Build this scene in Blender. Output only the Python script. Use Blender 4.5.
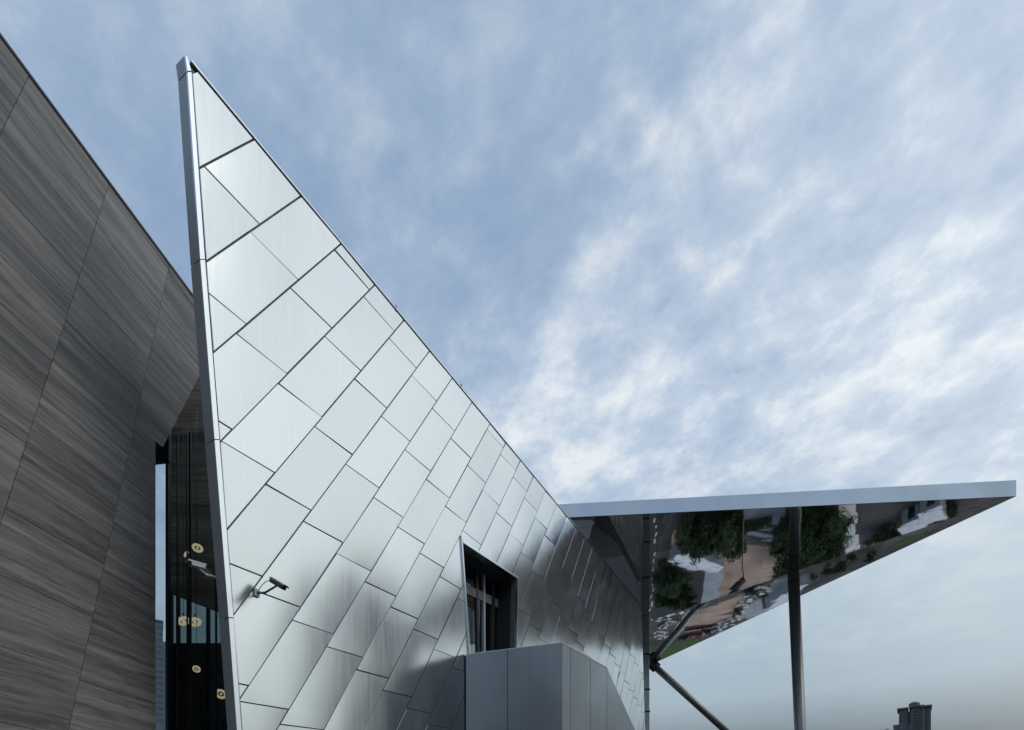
import bpy, bmesh, math, random
from mathutils import Vector, Matrix
random.seed(7)
R_ = math.radians
scene = bpy.context.scene
col = scene.collection
for o in list(bpy.data.objects): bpy.data.objects.remove(o)

# ------------------------------------------------------------------ camera
EYE = Vector((0, 0, 1.6))
F, HX, HY = 560.0, 512.0, 850.0          # focal length in pixels, principal point (level camera, shifted lens)
cam = bpy.data.cameras.new('camera')
cam.sensor_width = 36.0
cam.lens = 36.0 * F / 1024.0
cam.shift_x = 0.0
cam.shift_y = (HY - 365.0) / 1024.0
cam.clip_start = 0.05
cam.clip_end = 6000
camo = bpy.data.objects.new('camera', cam); col.objects.link(camo)
camo.location = EYE; camo.rotation_euler = (R_(90), 0, 0)
scene.camera = camo
scene.render.resolution_x = 1024; scene.render.resolution_y = 730

# ------------------------------------------------------------------ sky, sun, exposure
SUN_AZ, SUN_EL = R_(112), R_(46)          # azimuth clockwise from +Y
w = bpy.data.worlds.new('World'); scene.world = w; w.use_nodes = True
nt = w.node_tree; nt.nodes.clear()
def N(nt, t, **kw):
    n = nt.nodes.new(t)
    for k, v in kw.items():
        if k.startswith('i_'): n.inputs[int(k[2:])].default_value = v
        else: setattr(n, k, v)
    return n
def L(nt, a, b): nt.links.new(a, b)
def math_(nt, op, a, b=None, c=None, clamp=False):
    n = nt.nodes.new('ShaderNodeMath'); n.operation = op; n.use_clamp = clamp
    for i, v in enumerate((a, b, c)):
        if v is None: continue
        if hasattr(v, 'links'): nt.links.new(v, n.inputs[i])
        else: n.inputs[i].default_value = v
    return n.outputs[0]
def vmath(nt, op, a, b=None):
    n = nt.nodes.new('ShaderNodeVectorMath'); n.operation = op
    for i, v in enumerate((a, b)):
        if v is None: continue
        if hasattr(v, 'links'): nt.links.new(v, n.inputs[i])
        else: n.inputs[i].default_value = v
    return n
def ramp(nt, fac, stops, interp='LINEAR'):
    n = nt.nodes.new('ShaderNodeValToRGB'); n.color_ramp.interpolation = interp
    e = n.color_ramp.elements
    while len(e) < len(stops): e.new(0.5)
    for i, (p, c) in enumerate(stops):
        e[i].position = p
        e[i].color = (c, c, c, 1) if not hasattr(c, '__len__') else (*c, 1)
    nt.links.new(fac, n.inputs[0])
    return n.outputs[0]
def mixc(nt, fac, a, b, blend='MIX'):
    n = nt.nodes.new('ShaderNodeMix'); n.data_type = 'RGBA'; n.blend_type = blend
    for i, v in ((0, fac), (6, a), (7, b)):
        if hasattr(v, 'links'): nt.links.new(v, n.inputs[i])
        elif i == 0: n.inputs[i].default_value = v
        else: n.inputs[i].default_value = (*v, 1)
    return n.outputs[2]
def noise(nt, vec, scale, detail=4, rough=0.5, dist=0.0):
    n = nt.nodes.new('ShaderNodeTexNoise')
    n.inputs['Scale'].default_value = scale; n.inputs['Detail'].default_value = detail
    n.inputs['Roughness'].default_value = rough; n.inputs['Distortion'].default_value = dist
    nt.links.new(vec, n.inputs['Vector'])
    return n
def mapping(nt, vec, loc=(0, 0, 0), rot=(0, 0, 0), sc=(1, 1, 1)):
    n = nt.nodes.new('ShaderNodeMapping')
    n.inputs[1].default_value = loc; n.inputs[2].default_value = rot; n.inputs[3].default_value = sc
    nt.links.new(vec, n.inputs[0])
    return n.outputs[0]

sky = N(nt, 'ShaderNodeTexSky', sky_type='NISHITA', sun_disc=False)
sky.sun_elevation = SUN_EL; sky.sun_rotation = SUN_AZ
sky.air_density = 1.0; sky.dust_density = 2.0; sky.ozone_density = 1.5
tc = N(nt, 'ShaderNodeTexCoord')
sep = N(nt, 'ShaderNodeSeparateXYZ'); L(nt, tc.outputs['Generated'], sep.inputs[0])
z = math_(nt, 'MAXIMUM', sep.outputs[2], 0.0)
den = math_(nt, 'ADD', z, 0.18)
cx = math_(nt, 'DIVIDE', sep.outputs[0], den)
cy = math_(nt, 'DIVIDE', sep.outputs[1], den)
cmb = N(nt, 'ShaderNodeCombineXYZ'); L(nt, cx, cmb.inputs[0]); L(nt, cy, cmb.inputs[1])
pl = cmb.outputs[0]                                           # the cloud layer, seen from below
def layer(off, ang, sx, sy, scale, det, rough, dist):          # turned to the wind, then drawn out along it
    v = mapping(nt, mapping(nt, pl, off, (0, 0, R_(ang))), sc=(sx, sy, 1))
    return noise(nt, v, scale, det, rough, dist).outputs[0]
n1 = layer((5.3, 2.9, 0), 44, 0.55, 1.35, 1.2, 7, 0.55, 0.35)
n2 = layer((9.3, 4.2, 0), 42, 0.90, 1.12, 3.3, 8, 0.58, 0.2)
n3 = layer((1.3, 8.2, 0), 42, 1.0, 1.1, 10.0, 7, 0.62, 0.1)
# cover: a big bright bank to the centre right, thinner and bluer overhead
bank = vmath(nt, 'DOT_PRODUCT', tc.outputs['Generated'], (0.27, 0.74, 0.615)).outputs['Value']
bank = ramp(nt, bank, [(0.86, 0.0), (0.985, 1.0)], 'EASE')
cov = math_(nt, 'MULTIPLY_ADD', sep.outputs[0], 0.20, 0.02)
cov = math_(nt, 'MULTIPLY_ADD', z, -0.72, math_(nt, 'ADD', cov, 0.60))
cov = math_(nt, 'MULTIPLY_ADD', bank, 0.20, cov)
m1 = math_(nt, 'ADD', math_(nt, 'MULTIPLY', math_(nt, 'SUBTRACT', n1, 0.5), 1.25), math_(nt, 'MULTIPLY', math_(nt, 'SUBTRACT', n2, 0.5), 0.60))
m1 = math_(nt, 'ADD', m1, math_(nt, 'MULTIPLY', math_(nt, 'SUBTRACT', n3, 0.5), 0.22))
mask = ramp(nt, math_(nt, 'ADD', math_(nt, 'ADD', m1, cov), 0.34), [(0.10, 0.0), (0.40, 0.38), (0.62, 0.80), (0.92, 1.0)], 'EASE')
# blue between the clouds: Nishita, a little milky
skyb = mixc(nt, 1.0, sky.outputs[0], (0.42, 0.56, 0.80), 'MULTIPLY')
blue = mixc(nt, 0.84, skyb, (2.75, 4.05, 5.95))
bright = ramp(nt, math_(nt, 'ADD', math_(nt, 'MULTIPLY', n2, 0.50), math_(nt, 'MULTIPLY', n3, 0.50)),
              [(0.37, (3.75, 4.8, 6.5)), (0.50, (5.2, 6.25, 7.6)), (0.61, (7.9, 8.4, 8.9))])
# sky glows where the sun stands behind the cloud, off to the right
gl = vmath(nt, 'DOT_PRODUCT', tc.outputs['Generated'], (0.81, 0.13, 0.48)).outputs['Value']
glow = ramp(nt, gl, [(0.55, 0.0), (0.80, 0.22), (0.95, 1.0)], 'EASE')
cl = mixc(nt, mask, blue, bright)
# flat grey murk low over the horizon
low = ramp(nt, z, [(0.0, 1.0), (0.24, 0.94), (0.36, 0.80), (0.50, 0.15), (0.56, 0.0)], 'EASE')
murk = ramp(nt, z, [(0.0, (1.7, 2.05, 2.3)), (0.165, (1.75, 2.15, 2.4)), (0.205, (2.7, 3.35, 3.8)), (0.245, (3.75, 4.7, 5.4)), (0.40, (4.4, 5.5, 6.35))])
cl = mixc(nt, low, cl, murk)
cl = mixc(nt, math_(nt, 'MULTIPLY', glow, 0.58), cl, (11.4, 11.6, 11.4))
cl = mixc(nt, glow, cl, mixc(nt, 1.0, cl, (1.18, 1.19, 1.16), 'MULTIPLY'))
bg = N(nt, 'ShaderNodeBackground'); bg.inputs[1].default_value = 0.1
L(nt, cl, bg.inputs[0])
wo = N(nt, 'ShaderNodeOutputWorld'); L(nt, bg.outputs[0], wo.inputs[0])

sl = bpy.data.lights.new('sun', 'SUN'); sl.energy = 0.6; sl.angle = R_(28); sl.color = (1.0, 0.95, 0.88)
so = bpy.data.objects.new('sun', sl); col.objects.link(so)
sd = Vector((math.sin(SUN_AZ) * math.cos(SUN_EL), math.cos(SUN_AZ) * math.cos(SUN_EL), math.sin(SUN_EL)))
so.rotation_euler = sd.to_track_quat('Z', 'Y').to_euler(); so.location = (40, -20, 60)

vs = scene.view_settings
vs.view_transform = 'Standard'; vs.look = 'None'; vs.exposure = 0.0; vs.gamma = 1.0; vs.use_curve_mapping = False

# ------------------------------------------------------------------ geometry helpers
def ray(px, py): return Vector(((px - HX) / F, 1.0, (HY - py) / F))
def P(px, py, d): return EYE + ray(px, py) * d
class MB:
    def __init__(s): s.v = []; s.f = []; s.mi = []
    def face(s, pts, m=0):
        b = len(s.v); s.v += [Vector(p) for p in pts]; s.f.append(list(range(b, b + len(pts)))); s.mi.append(m)
    def prism(s, pts, vec, m=0, back=True, front=True):
        pts = [Vector(p) for p in pts]; vec = Vector(vec); n = len(pts); b = len(s.v)
        s.v += pts + [p + vec for p in pts]
        if front: s.f.append(list(range(b, b + n))); s.mi.append(m)
        if back: s.f.append([b + n + i for i in reversed(range(n))]); s.mi.append(m)
        for i in range(n):
            j = (i + 1) % n
            s.f.append([b + j, b + i, b + n + i, b + n + j]); s.mi.append(m)
    def obox(s, c, ax, ay, az, m=0):          # centre and three half-axis vectors
        c, ax, ay, az = map(Vector, (c, ax, ay, az))
        s.prism([c - ax - ay - az, c + ax - ay - az, c + ax + ay - az, c - ax + ay - az], az * 2, m)
    def box(s, x0, x1, y0, y1, z0, z1, m=0):
        s.prism([(x0, y0, z0), (x1, y0, z0), (x1, y1, z0), (x0, y1, z0)], (0, 0, z1 - z0), m)
    def tube(s, p, q, r0, r1=None, n=16, m=0, cap=True):
        p, q = Vector(p), Vector(q); r1 = r0 if r1 is None else r1
        d = (q - p).normalized(); u = d.orthogonal().normalized(); v = d.cross(u); b = len(s.v)
        for c, r in ((p, r0), (q, r1)):
            for i in range(n):
                a = 2 * math.pi * i / n; s.v.append(c + (u * math.cos(a) + v * math.sin(a)) * r)
        for i in range(n):
            j = (i + 1) % n; s.f.append([b + i, b + j, b + n + j, b + n + i]); s.mi.append(m)
        if cap:
            s.f.append([b + i for i in reversed(range(n))]); s.mi.append(m)
            s.f.append([b + n + i for i in range(n)]); s.mi.append(m)
    def path(s, pts, r, n=8):
        for a, b in zip(pts[:-1], pts[1:]): s.tube(a, b, r, r, n)
    def torus(s, c, ax, R, r, n=24, k=8):
        c = Vector(c); d = Vector(ax).normalized(); u = d.orthogonal().normalized(); v = d.cross(u); b = len(s.v)
        for i in range(n):
            a = 2 * math.pi * i / n; e = u * math.cos(a) + v * math.sin(a)
            for j in range(k):
                t = 2 * math.pi * j / k; s.v.append(c + e * (R + r * math.cos(t)) + d * (r * math.sin(t)))
        for i in range(n):
            for j in range(k):
                i2, j2 = (i + 1) % n, (j + 1) % k
                s.f.append([b + i * k + j, b + i2 * k + j, b + i2 * k + j2, b + i * k + j2]); s.mi.append(0)
    def ball(s, c, r, n=12, k=8, sz=1.0):
        c = Vector(c); b = len(s.v)
        for j in range(1, k):
            t = math.pi * j / k
            for i in range(n):
                a = 2 * math.pi * i / n
                s.v.append(c + Vector((math.sin(t) * math.cos(a) * r, math.sin(t) * math.sin(a) * r, math.cos(t) * r * sz)))
        s.v += [c + Vector((0, 0, r * sz)), c - Vector((0, 0, r * sz))]
        for j in range(k - 2):
            for i in range(n):
                i2 = (i + 1) % n; s.f.append([b + j * n + i, b + (j + 1) * n + i, b + (j + 1) * n + i2, b + j * n + i2]); s.mi.append(0)
        for i in range(n):
            i2 = (i + 1) % n
            s.f.append([b + (k - 1) * n, b + i, b + i2]); s.mi.append(0)
            s.f.append([b + (k - 1) * n + 1, b + (k - 2) * n + i2, b + (k - 2) * n + i]); s.mi.append(0)
    def build(s, name, mats, parent=None, smooth=False, bevel=0.0, uv=None, recalc=True):
        me = bpy.data.meshes.new(name)
        off = WL.get(parent.name, Vector()) if parent else Vector()
        me.from_pydata([tuple(v - off) for v in s.v], [], s.f)
        if not isinstance(mats, (list, tuple)): mats = [mats]
        for m in mats: me.materials.append(m)
        me.polygons.foreach_set('material_index', s.mi)
        if recalc:
            bm = bmesh.new(); bm.from_mesh(me); bmesh.ops.recalc_face_normals(bm, faces=bm.faces)
            bm.to_mesh(me); bm.free()
        if uv:
            l = me.uv_layers.new(name='UVMap')
            for lp in me.loops:
                l.data[lp.index].uv = uv(me.vertices[lp.vertex_index].co + off)
        if smooth:
            me.polygons.foreach_set('use_smooth', [True] * len(me.polygons))
        me.update()
        o = bpy.data.objects.new(name, me); col.objects.link(o)
        if parent: o.parent = parent
        WL[o.name] = off.copy()
        if bevel:
            md = o.modifiers.new('bevel', 'BEVEL'); md.width = bevel; md.segments = 2; md.limit_method = 'ANGLE'
            md.harden_normals = True
        return o
WL = {}
def tag(o, label=None, cat=None, group=None, kind=None):
    if label: o['label'] = label
    if cat: o['category'] = cat
    if group: o['group'] = group
    if kind: o['kind'] = kind
    return o
def empty(name, loc=(0, 0, 0), label=None, cat=None, group=None):
    o = bpy.data.objects.new(name, None); o.empty_display_size = 0.3; col.objects.link(o); o.location = loc
    WL[o.name] = Vector(loc)
    return tag(o, label, cat, group)
def copy_tree(o, parent=None):
    c = o.copy(); col.objects.link(c)
    if parent: c.parent = parent
    for ch in [x for x in ALLCH.get(o.name, [])]: copy_tree(ch, c)
    return c
ALLCH = {}
def remember(root):
    for ch in root.children:
        ALLCH.setdefault(root.name, []).append(ch); remember(ch)

# ------------------------------------------------------------------ materials
def mat(name, base, rough=0.5, metal=0.0, spec=0.5, nscale=None, namp=0.12, bump=0.0, bscale=None, coord='Object', stretch=(1, 1, 1), emit=None):
    m = bpy.data.materials.new(name); m.use_nodes = True; t = m.node_tree
    b = t.nodes['Principled BSDF']
    b.inputs['Base Color'].default_value = (*base, 1); b.inputs['Roughness'].default_value = rough
    b.inputs['Metallic'].default_value = metal; b.inputs['Specular IOR Level'].default_value = spec
    t_c = N(t, 'ShaderNodeTexCoord').outputs[coord]
    v = mapping(t, t_c, sc=stretch)
    if nscale:
        n = noise(t, v, nscale, 5, 0.6).outputs[0]
        f = ramp(t, n, [(0.3, 1 - namp), (0.7, 1 + namp)])
        L(t, mixc(t, 1.0, base, f, 'MULTIPLY'), b.inputs['Base Color'])
        L(t, math_(t, 'MULTIPLY_ADD', n, 0.16, rough - 0.08, clamp=True), b.inputs['Roughness'])
    if bump:
        n = noise(t, v, bscale or nscale, 4, 0.55).outputs[0]
        bn = N(t, 'ShaderNodeBump'); bn.inputs['Strength'].default_value = bump; bn.inputs['Distance'].default_value = 0.02
        L(t, n, bn.inputs['Height']); L(t, bn.outputs[0], b.inputs['Normal'])
    if emit:
        b.inputs['Emission Color'].default_value = (*emit[0], 1); b.inputs['Emission Strength'].default_value = emit[1]
    return m

PILLOW = [(0.0, 0.0, 0.0), (0.0, 0.0, 0.0)]
PILLOW = [tuple(c * 0.020 for c in (0.216, 0.497, 0.841)), tuple(c * 0.028 for c in (0.462, 0.882, 0.091))]
# brushed stainless cladding: soft reflections, slight pillowing, faint rain streaks
def steel_mat(name, base, rough, wob=0.010, streak=0.10):
    m = bpy.data.materials.new(name); m.use_nodes = True; t = m.node_tree
    b = t.nodes['Principled BSDF']; b.inputs['Metallic'].default_value = 1.0
    obj = N(t, 'ShaderNodeTexCoord').outputs['Object']
    st = noise(t, mapping(t, obj, sc=(5, 5, 0.22)), 2.0, 5, 0.6).outputs[0]
    bl = noise(t, obj, 0.55, 3, 0.5).outputs[0]
    at = N(t, 'ShaderNodeAttribute', attribute_name='tone').outputs['Fac']
    f = math_(t, 'ADD', math_(t, 'MULTIPLY_ADD', st, streak, 1 - streak * 0.5), math_(t, 'MULTIPLY', at, 1.0))
    L(t, mixc(t, 1.0, base, f, 'MULTIPLY'), b.inputs['Base Color'])
    r = math_(t, 'MULTIPLY_ADD', st, 0.10, rough - 0.05)
    L(t, math_(t, 'MULTIPLY_ADD', bl, 0.10, math_(t, 'SUBTRACT', r, 0.05)), b.inputs['Roughness'])
    # every thin sheet is drawn in at its edges: the normal bends across it, plus a slow wander
    uv = N(t, 'ShaderNodeSeparateXYZ'); L(t, N(t, 'ShaderNodeTexCoord').outputs['UV'], uv.inputs[0])
    pv = None
    for k_, vec in ((0, PILLOW[0]), (1, PILLOW[1])):
        q = N(t, 'ShaderNodeVectorMath', operation='SCALE'); q.inputs[0].default_value = vec; L(t, uv.outputs[k_], q.inputs['Scale'])
        pv = q.outputs[0] if pv is None else vmath(t, 'ADD', pv, q.outputs[0]).outputs[0]
    nz = noise(t, obj, 0.42, 1, 0.4).outputs['Color']
    d = vmath(t, 'SUBTRACT', nz, (0.5, 0.5, 0.5)).outputs[0]
    s0_ = N(t, 'ShaderNodeVectorMath', operation='SCALE'); s0_.inputs['Scale'].default_value = wob * 10
    L(t, d, s0_.inputs[0])
    sc = vmath(t, 'ADD', s0_.outputs[0], pv)
    g = N(t, 'ShaderNodeNewGeometry').outputs['Normal']
    nn = vmath(t, 'NORMALIZE', vmath(t, 'ADD', g, sc.outputs[0]).outputs[0]).outputs[0]
    L(t, nn, b.inputs['Normal'])
    return m
def stone_mat(name, gain=1.0):
    m = bpy.data.materials.new(name); m.use_nodes = True; t = m.node_tree
    b = t.nodes['Principled BSDF']; b.inputs['Specular IOR Level'].default_value = 0.35
    uv = N(t, 'ShaderNodeTexCoord').outputs['UV']
    sh = N(t, 'ShaderNodeAttribute', attribute_name='shift').outputs['Fac']
    cs = N(t, 'ShaderNodeCombineXYZ'); L(t, sh, cs.inputs[0]); L(t, math_(t, 'MULTIPLY', sh, 0.37), cs.inputs[1])
    uv = vmath(t, 'ADD', uv, cs.outputs[0]).outputs[0]
    w1 = noise(t, mapping(t, uv, sc=(0.35, 0.35, 1)), 1.0, 3).outputs['Color']
    wv = vmath(t, 'ADD', uv, vmath(t, 'MULTIPLY', w1, (0.0, 0.22, 0.0)).outputs[0]).outputs[0]
    a = noise(t, mapping(t, wv, sc=(0.13, 2.0, 1)), 1.0, 6, 0.62, 0.15).outputs[0]
    c = noise(t, mapping(t, wv, sc=(0.34, 8.0, 1)), 1.0, 5, 0.7, 0.1).outputs[0]
    d = noise(t, mapping(t, uv, sc=(1.3, 15.0, 1)), 1.6, 6, 0.7).outputs[0]
    k = noise(t, mapping(t, wv, sc=(0.5, 2.2, 1)), 1.0, 4, 0.6, 1.5).outputs[0]
    s = math_(t, 'ADD', math_(t, 'MULTIPLY', a, 0.42), math_(t, 'MULTIPLY', c, 0.34))
    s = math_(t, 'ADD', s, math_(t, 'MULTIPLY', d, 0.24))
    cr = ramp(t, s, [(0.36, (0.045 * gain, 0.043 * gain, 0.039 * gain)), (0.455, (0.105 * gain, 0.100 * gain, 0.094 * gain)), (0.53, (0.19 * gain, 0.176 * gain, 0.161 * gain)), (0.63, (0.30 * gain, 0.283 * gain, 0.262 * gain))])
    pale = ramp(t, k, [(0.58, 0.0), (0.72, 0.5)])
    cr = mixc(t, pale, cr, (0.26 * gain, 0.255 * gain, 0.25 * gain))
    at = N(t, 'ShaderNodeAttribute', attribute_name='tone').outputs['Fac']
    L(t, mixc(t, 1.0, cr, math_(t, 'ADD', at, 1.0), 'MULTIPLY'), b.inputs['Base Color'])
    L(t, math_(t, 'MULTIPLY_ADD', d, 0.25, 0.45), b.inputs['Roughness'])
    bn = N(t, 'ShaderNodeBump'); bn.inputs['Strength'].default_value = 0.35; bn.inputs['Distance'].default_value = 0.03
    L(t, s, bn.inputs['Height']); L(t, bn.outputs[0], b.inputs['Normal'])
    return m
def soffit_mat(name):
    m = bpy.data.materials.new(name); m.use_nodes = True; t = m.node_tree
    b = t.nodes['Principled BSDF']; b.inputs['Metallic'].default_value = 1.0; b.inputs['Roughness'].default_value = 0.025
    obj = N(t, 'ShaderNodeTexCoord').outputs['Object']
    mp = mapping(t, obj, rot=(0, 0, R_(20)))
    br = N(t, 'ShaderNodeTexBrick'); br.offset = 0.5
    br.inputs['Scale'].default_value = 0.5; br.inputs['Mortar Size'].default_value = 0.010
    br.inputs['Brick Width'].default_value = 1.6; br.inputs['Row Height'].default_value = 0.75
    br.inputs['Color1'].default_value = (0, 0, 0, 1); br.inputs['Color2'].default_value = (1, 1, 1, 1); br.inputs['Mortar'].default_value = (0.5, 0.5, 0.5, 1)
    L(t, mp, br.inputs['Vector'])
    L(t, mixc(t, br.outputs['Fac'], (0.66, 0.66, 0.67), (0.42, 0.42, 0.43)), b.inputs['Base Color'])
    # every polished sheet sits at its own slight angle and is a little wavy
    wn = N(t, 'ShaderNodeTexWhiteNoise', noise_dimensions='3D'); L(t, br.outputs['Color'], wn.inputs['Vector'])
    j = vmath(t, 'SUBTRACT', wn.outputs['Color'], (0.5, 0.5, 0.5)).outputs[0]
    s1 = N(t, 'ShaderNodeVectorMath', operation='SCALE'); s1.inputs['Scale'].default_value = 0.010; L(t, j, s1.inputs[0])
    wv = noise(t, obj, 1.4, 3, 0.65).outputs['Color']
    k = vmath(t, 'SUBTRACT', wv, (0.5, 0.5, 0.5)).outputs[0]
    s2 = N(t, 'ShaderNodeVectorMath', operation='SCALE'); s2.inputs['Scale'].default_value = 0.0045; L(t, k, s2.inputs[0])
    g = N(t, 'ShaderNodeNewGeometry').outputs['Normal']
    nn = vmath(t, 'NORMALIZE', vmath(t, 'ADD', vmath(t, 'ADD', g, s1.outputs[0]).outputs[0], s2.outputs[0]).outputs[0]).outputs[0]
    L(t, nn, b.inputs['Normal'])
    return m
def glass_mat(name, tint, refl=1.0, rough=0.01):
    m = bpy.data.materials.new(name); m.use_nodes = True; t = m.node_tree; t.nodes.clear()
    o = N(t, 'ShaderNodeOutputMaterial'); tr = N(t, 'ShaderNodeBsdfTransparent'); tr.inputs[0].default_value = (*tint, 1)
    gl = N(t, 'ShaderNodeBsdfGlossy'); gl.inputs['Roughness'].default_value = rough; gl.inputs[0].default_value = (0.9, 0.95, 1, 1)
    obj = N(t, 'ShaderNodeTexCoord').outputs['Object']
    bn = N(t, 'ShaderNodeBump'); bn.inputs['Strength'].default_value = 0.04; bn.inputs['Distance'].default_value = 0.05
    L(t, noise(t, obj, 0.8, 2).outputs[0], bn.inputs['Height']); L(t, bn.outputs[0], gl.inputs['Normal'])
    fr = N(t, 'ShaderNodeFresnel'); fr.inputs[0].default_value = 1.6
    mx = N(t, 'ShaderNodeMixShader'); bf = N(t, 'ShaderNodeNewGeometry').outputs['Backfacing']
    L(t, math_(t, 'MULTIPLY', math_(t, 'MULTIPLY', fr.outputs[0], refl), math_(t, 'SUBTRACT', 1.0, bf), clamp=True), mx.inputs[0])
    L(t, tr.outputs[0], mx.inputs[1]); L(t, gl.outputs[0], mx.inputs[2]); L(t, mx.outputs[0], o.inputs[0])
    return m

M = {}
M['steel'] = steel_mat('brushed_steel', (0.635, 0.67, 0.68), 0.215, 0.006)
M['trim'] = steel_mat('satin_trim', (0.62, 0.66, 0.70), 0.30, 0.004)
M['trim_bright'] = steel_mat('bright_trim', (0.70, 0.74, 0.77), 0.26, 0.003)
M['fascia'] = steel_mat('fascia_steel', (0.50, 0.55, 0.60), 0.24, 0.02, 0.08)
M['box'] = steel_mat('grey_panel', (0.30, 0.33, 0.365), 0.32, 0.012, 0.22)
M['backing'] = mat('joint_shadow', (0.13, 0.15, 0.165), 0.6, nscale=3)  # grey backing that shows in the joints between sheets
M['stone'] = stone_mat('layered_stone', 1.12)
M['stone_dark'] = stone_mat('layered_stone_indoors', 1.7)  # same stone with brightened colour, making up for the dim light behind glass
M['soffit'] = soffit_mat('mirror_soffit')
M['dark_metal'] = mat('dark_metal', (0.045, 0.048, 0.055), 0.38, 0.6, nscale=6, namp=0.2)
M['post'] = mat('post_metal', (0.22, 0.235, 0.235), 0.42, 0.7, nscale=5, namp=0.25)
M['endpost'] = mat('endpost_metal', (0.34, 0.38, 0.38), 0.3, 0.85, nscale=3, namp=0.2)
M['black_frame'] = mat('black_frame', (0.012, 0.013, 0.015), 0.35, nscale=8)
M['glass'] = glass_mat('tinted_glass', (0.74, 0.79, 0.80), 0.8)
M['glass_back'] = glass_mat('rear_glass', (0.50, 0.55, 0.56), 1.0)
M['glass_clear'] = glass_mat('clear_glass', (0.80, 0.85, 0.88), 1.0)
M['room_green'] = mat('dark_green_panel', (0.10, 0.12, 0.118), 0.5, nscale=1.0, namp=0.3)
M['glass_win'] = glass_mat('window_glass', (0.72, 0.77, 0.80), 1.8)
M['screen'] = mat('screen_fabric', (0.42, 0.48, 0.54), 0.6, nscale=1.5)
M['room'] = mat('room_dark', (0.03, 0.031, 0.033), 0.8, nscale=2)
M['room_mid'] = mat('room_grey', (0.16, 0.17, 0.18), 0.7, nscale=2)
M['cam_body'] = mat('camera_body', (0.11, 0.115, 0.125), 0.35, 0.3, nscale=20)
M['cam_pale'] = mat('camera_pale', (0.50, 0.53, 0.57), 0.35, 0.3, nscale=20)
M['cam_lens'] = mat('camera_lens', (0.01, 0.01, 0.012), 0.08, nscale=20)
M['cable'] = mat('cable', (0.35, 0.36, 0.38), 0.5, nscale=20)
M['lamp'] = mat('lamp_ring', (0.6, 0.48, 0.28), 0.4, nscale=20, emit=((1.0, 0.80, 0.50), 0.50))
M['lamp_core'] = mat('lamp_core', (0.9, 0.8, 0.6), 0.4, nscale=20, emit=((1.0, 0.84, 0.56), 0.45))
M['concrete'] = mat('concrete', (0.27, 0.265, 0.255), 0.75, nscale=1.5, bump=0.3, bscale=8)
M['tower'] = mat('tower_wall', (0.12, 0.125, 0.145), 0.7, nscale=0.05, namp=0.2)  # wall colour lifted to carry distance haze
M['tower_glass'] = mat('tower_window', (0.05, 0.068, 0.075), 0.15, nscale=0.1)

# ------------------------------------------------------------------ setting
FLOOR = 0.0
GROUND = -10.0
g = MB(); g.face([(-3000, -3000, GROUND), (3000, -3000, GROUND), (3000, 3000, GROUND), (-3000, 3000, GROUND)])
m = bpy.data.materials.new('earth'); m.use_nodes = True; t = m.node_tree; b = t.nodes['Principled BSDF']
ob = N(t, 'ShaderNodeTexCoord').outputs['Object']
e1 = noise(t, ob, 0.05, 6, 0.65, 0.6).outputs[0]; e2 = noise(t, ob, 0.9, 5, 0.7).outputs[0]
L(t, mixc(t, 1.0, ramp(t, e1, [(0.36, (0.035, 0.033, 0.032)), (0.5, (0.085, 0.075, 0.068)), (0.64, (0.17, 0.14, 0.12))]), ramp(t, e2, [(0.3, 0.75), (0.7, 1.2)]), 'MULTIPLY'), b.inputs['Base Color'])
b.inputs['Roughness'].default_value = 0.95
tag(g.build('ground', m), kind='structure')
te = MB(); te.prism([(-60, -60, GROUND), (14, -60, GROUND), (14, 30, GROUND), (13.4, 56, GROUND), (-60, 70, GROUND)], (0, 0, FLOOR - GROUND))
M['terrace'] = mat('terrace_stone', (0.075, 0.077, 0.08), 0.8, nscale=0.6, namp=0.25)
tag(te.build('terrace', M['terrace']), kind='structure')

# ------------------------------------------------------------------ the steel wall: plane, grid
A_ = ray(800.0, -148.0).normalized(); B_ = ray(805.46, 792.07).normalized()
NW = B_.cross(A_).normalized()
if NW.x < 0: NW = -NW
W0 = P(240, 730, 14.0)
DW = NW.dot(W0 - EYE)
def W(px, py, lift=0.0):
    r = ray(px, py); return EYE + r * ((DW + lift) / NW.dot(r))
MI = Matrix((A_, B_, NW)).transposed().inverted()
def ab(p): q = MI @ (p - W0); return (q.x, q.y)
def AB(a, b_, lift=0.0): return W0 + A_ * a + B_ * b_ + NW * lift
def down(p, q, zt):                       # continue the line p->q down to height zt
    k = (zt - p.z) / (q.z - p.z); return p + (q - p) * k
def clip(poly, n, c):                      # keep n.p <= c (2d)
    out = []
    for i in range(len(poly)):
        p, q = poly[i], poly[(i + 1) % len(poly)]
        dp, dq = n[0] * p[0] + n[1] * p[1] - c, n[0] * q[0] + n[1] * q[1] - c
        if dp <= 0: out.append(p)
        if (dp < 0 < dq) or (dq < 0 < dp):
            k = dp / (dp - dq); out.append((p[0] + (q[0] - p[0]) * k, p[1] + (q[1] - p[1]) * k))
    return out
def area(p): return 0.5 * sum(p[i][0] * p[(i + 1) % len(p)][1] - p[(i + 1) % len(p)][0] * p[i][1] for i in range(len(p)))
def ccw(p): return p if area(p) > 0 else p[::-1]
def edges(poly):
    poly = ccw(poly); r = []
    for i in range(len(poly)):
        p, q = poly[i], poly[(i + 1) % len(poly)]; dx, dy = q[0] - p[0], q[1] - p[1]; l = math.hypot(dx, dy)
        n = (dy / l, -dx / l); r.append((n, n[0] * p[0] + n[1] * p[1]))
    return r
def inset(poly, d):
    out = poly
    for n, c in edges(poly):
        out = clip(out, n, c - d)
        if len(out) < 3: return []
    return out
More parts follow.
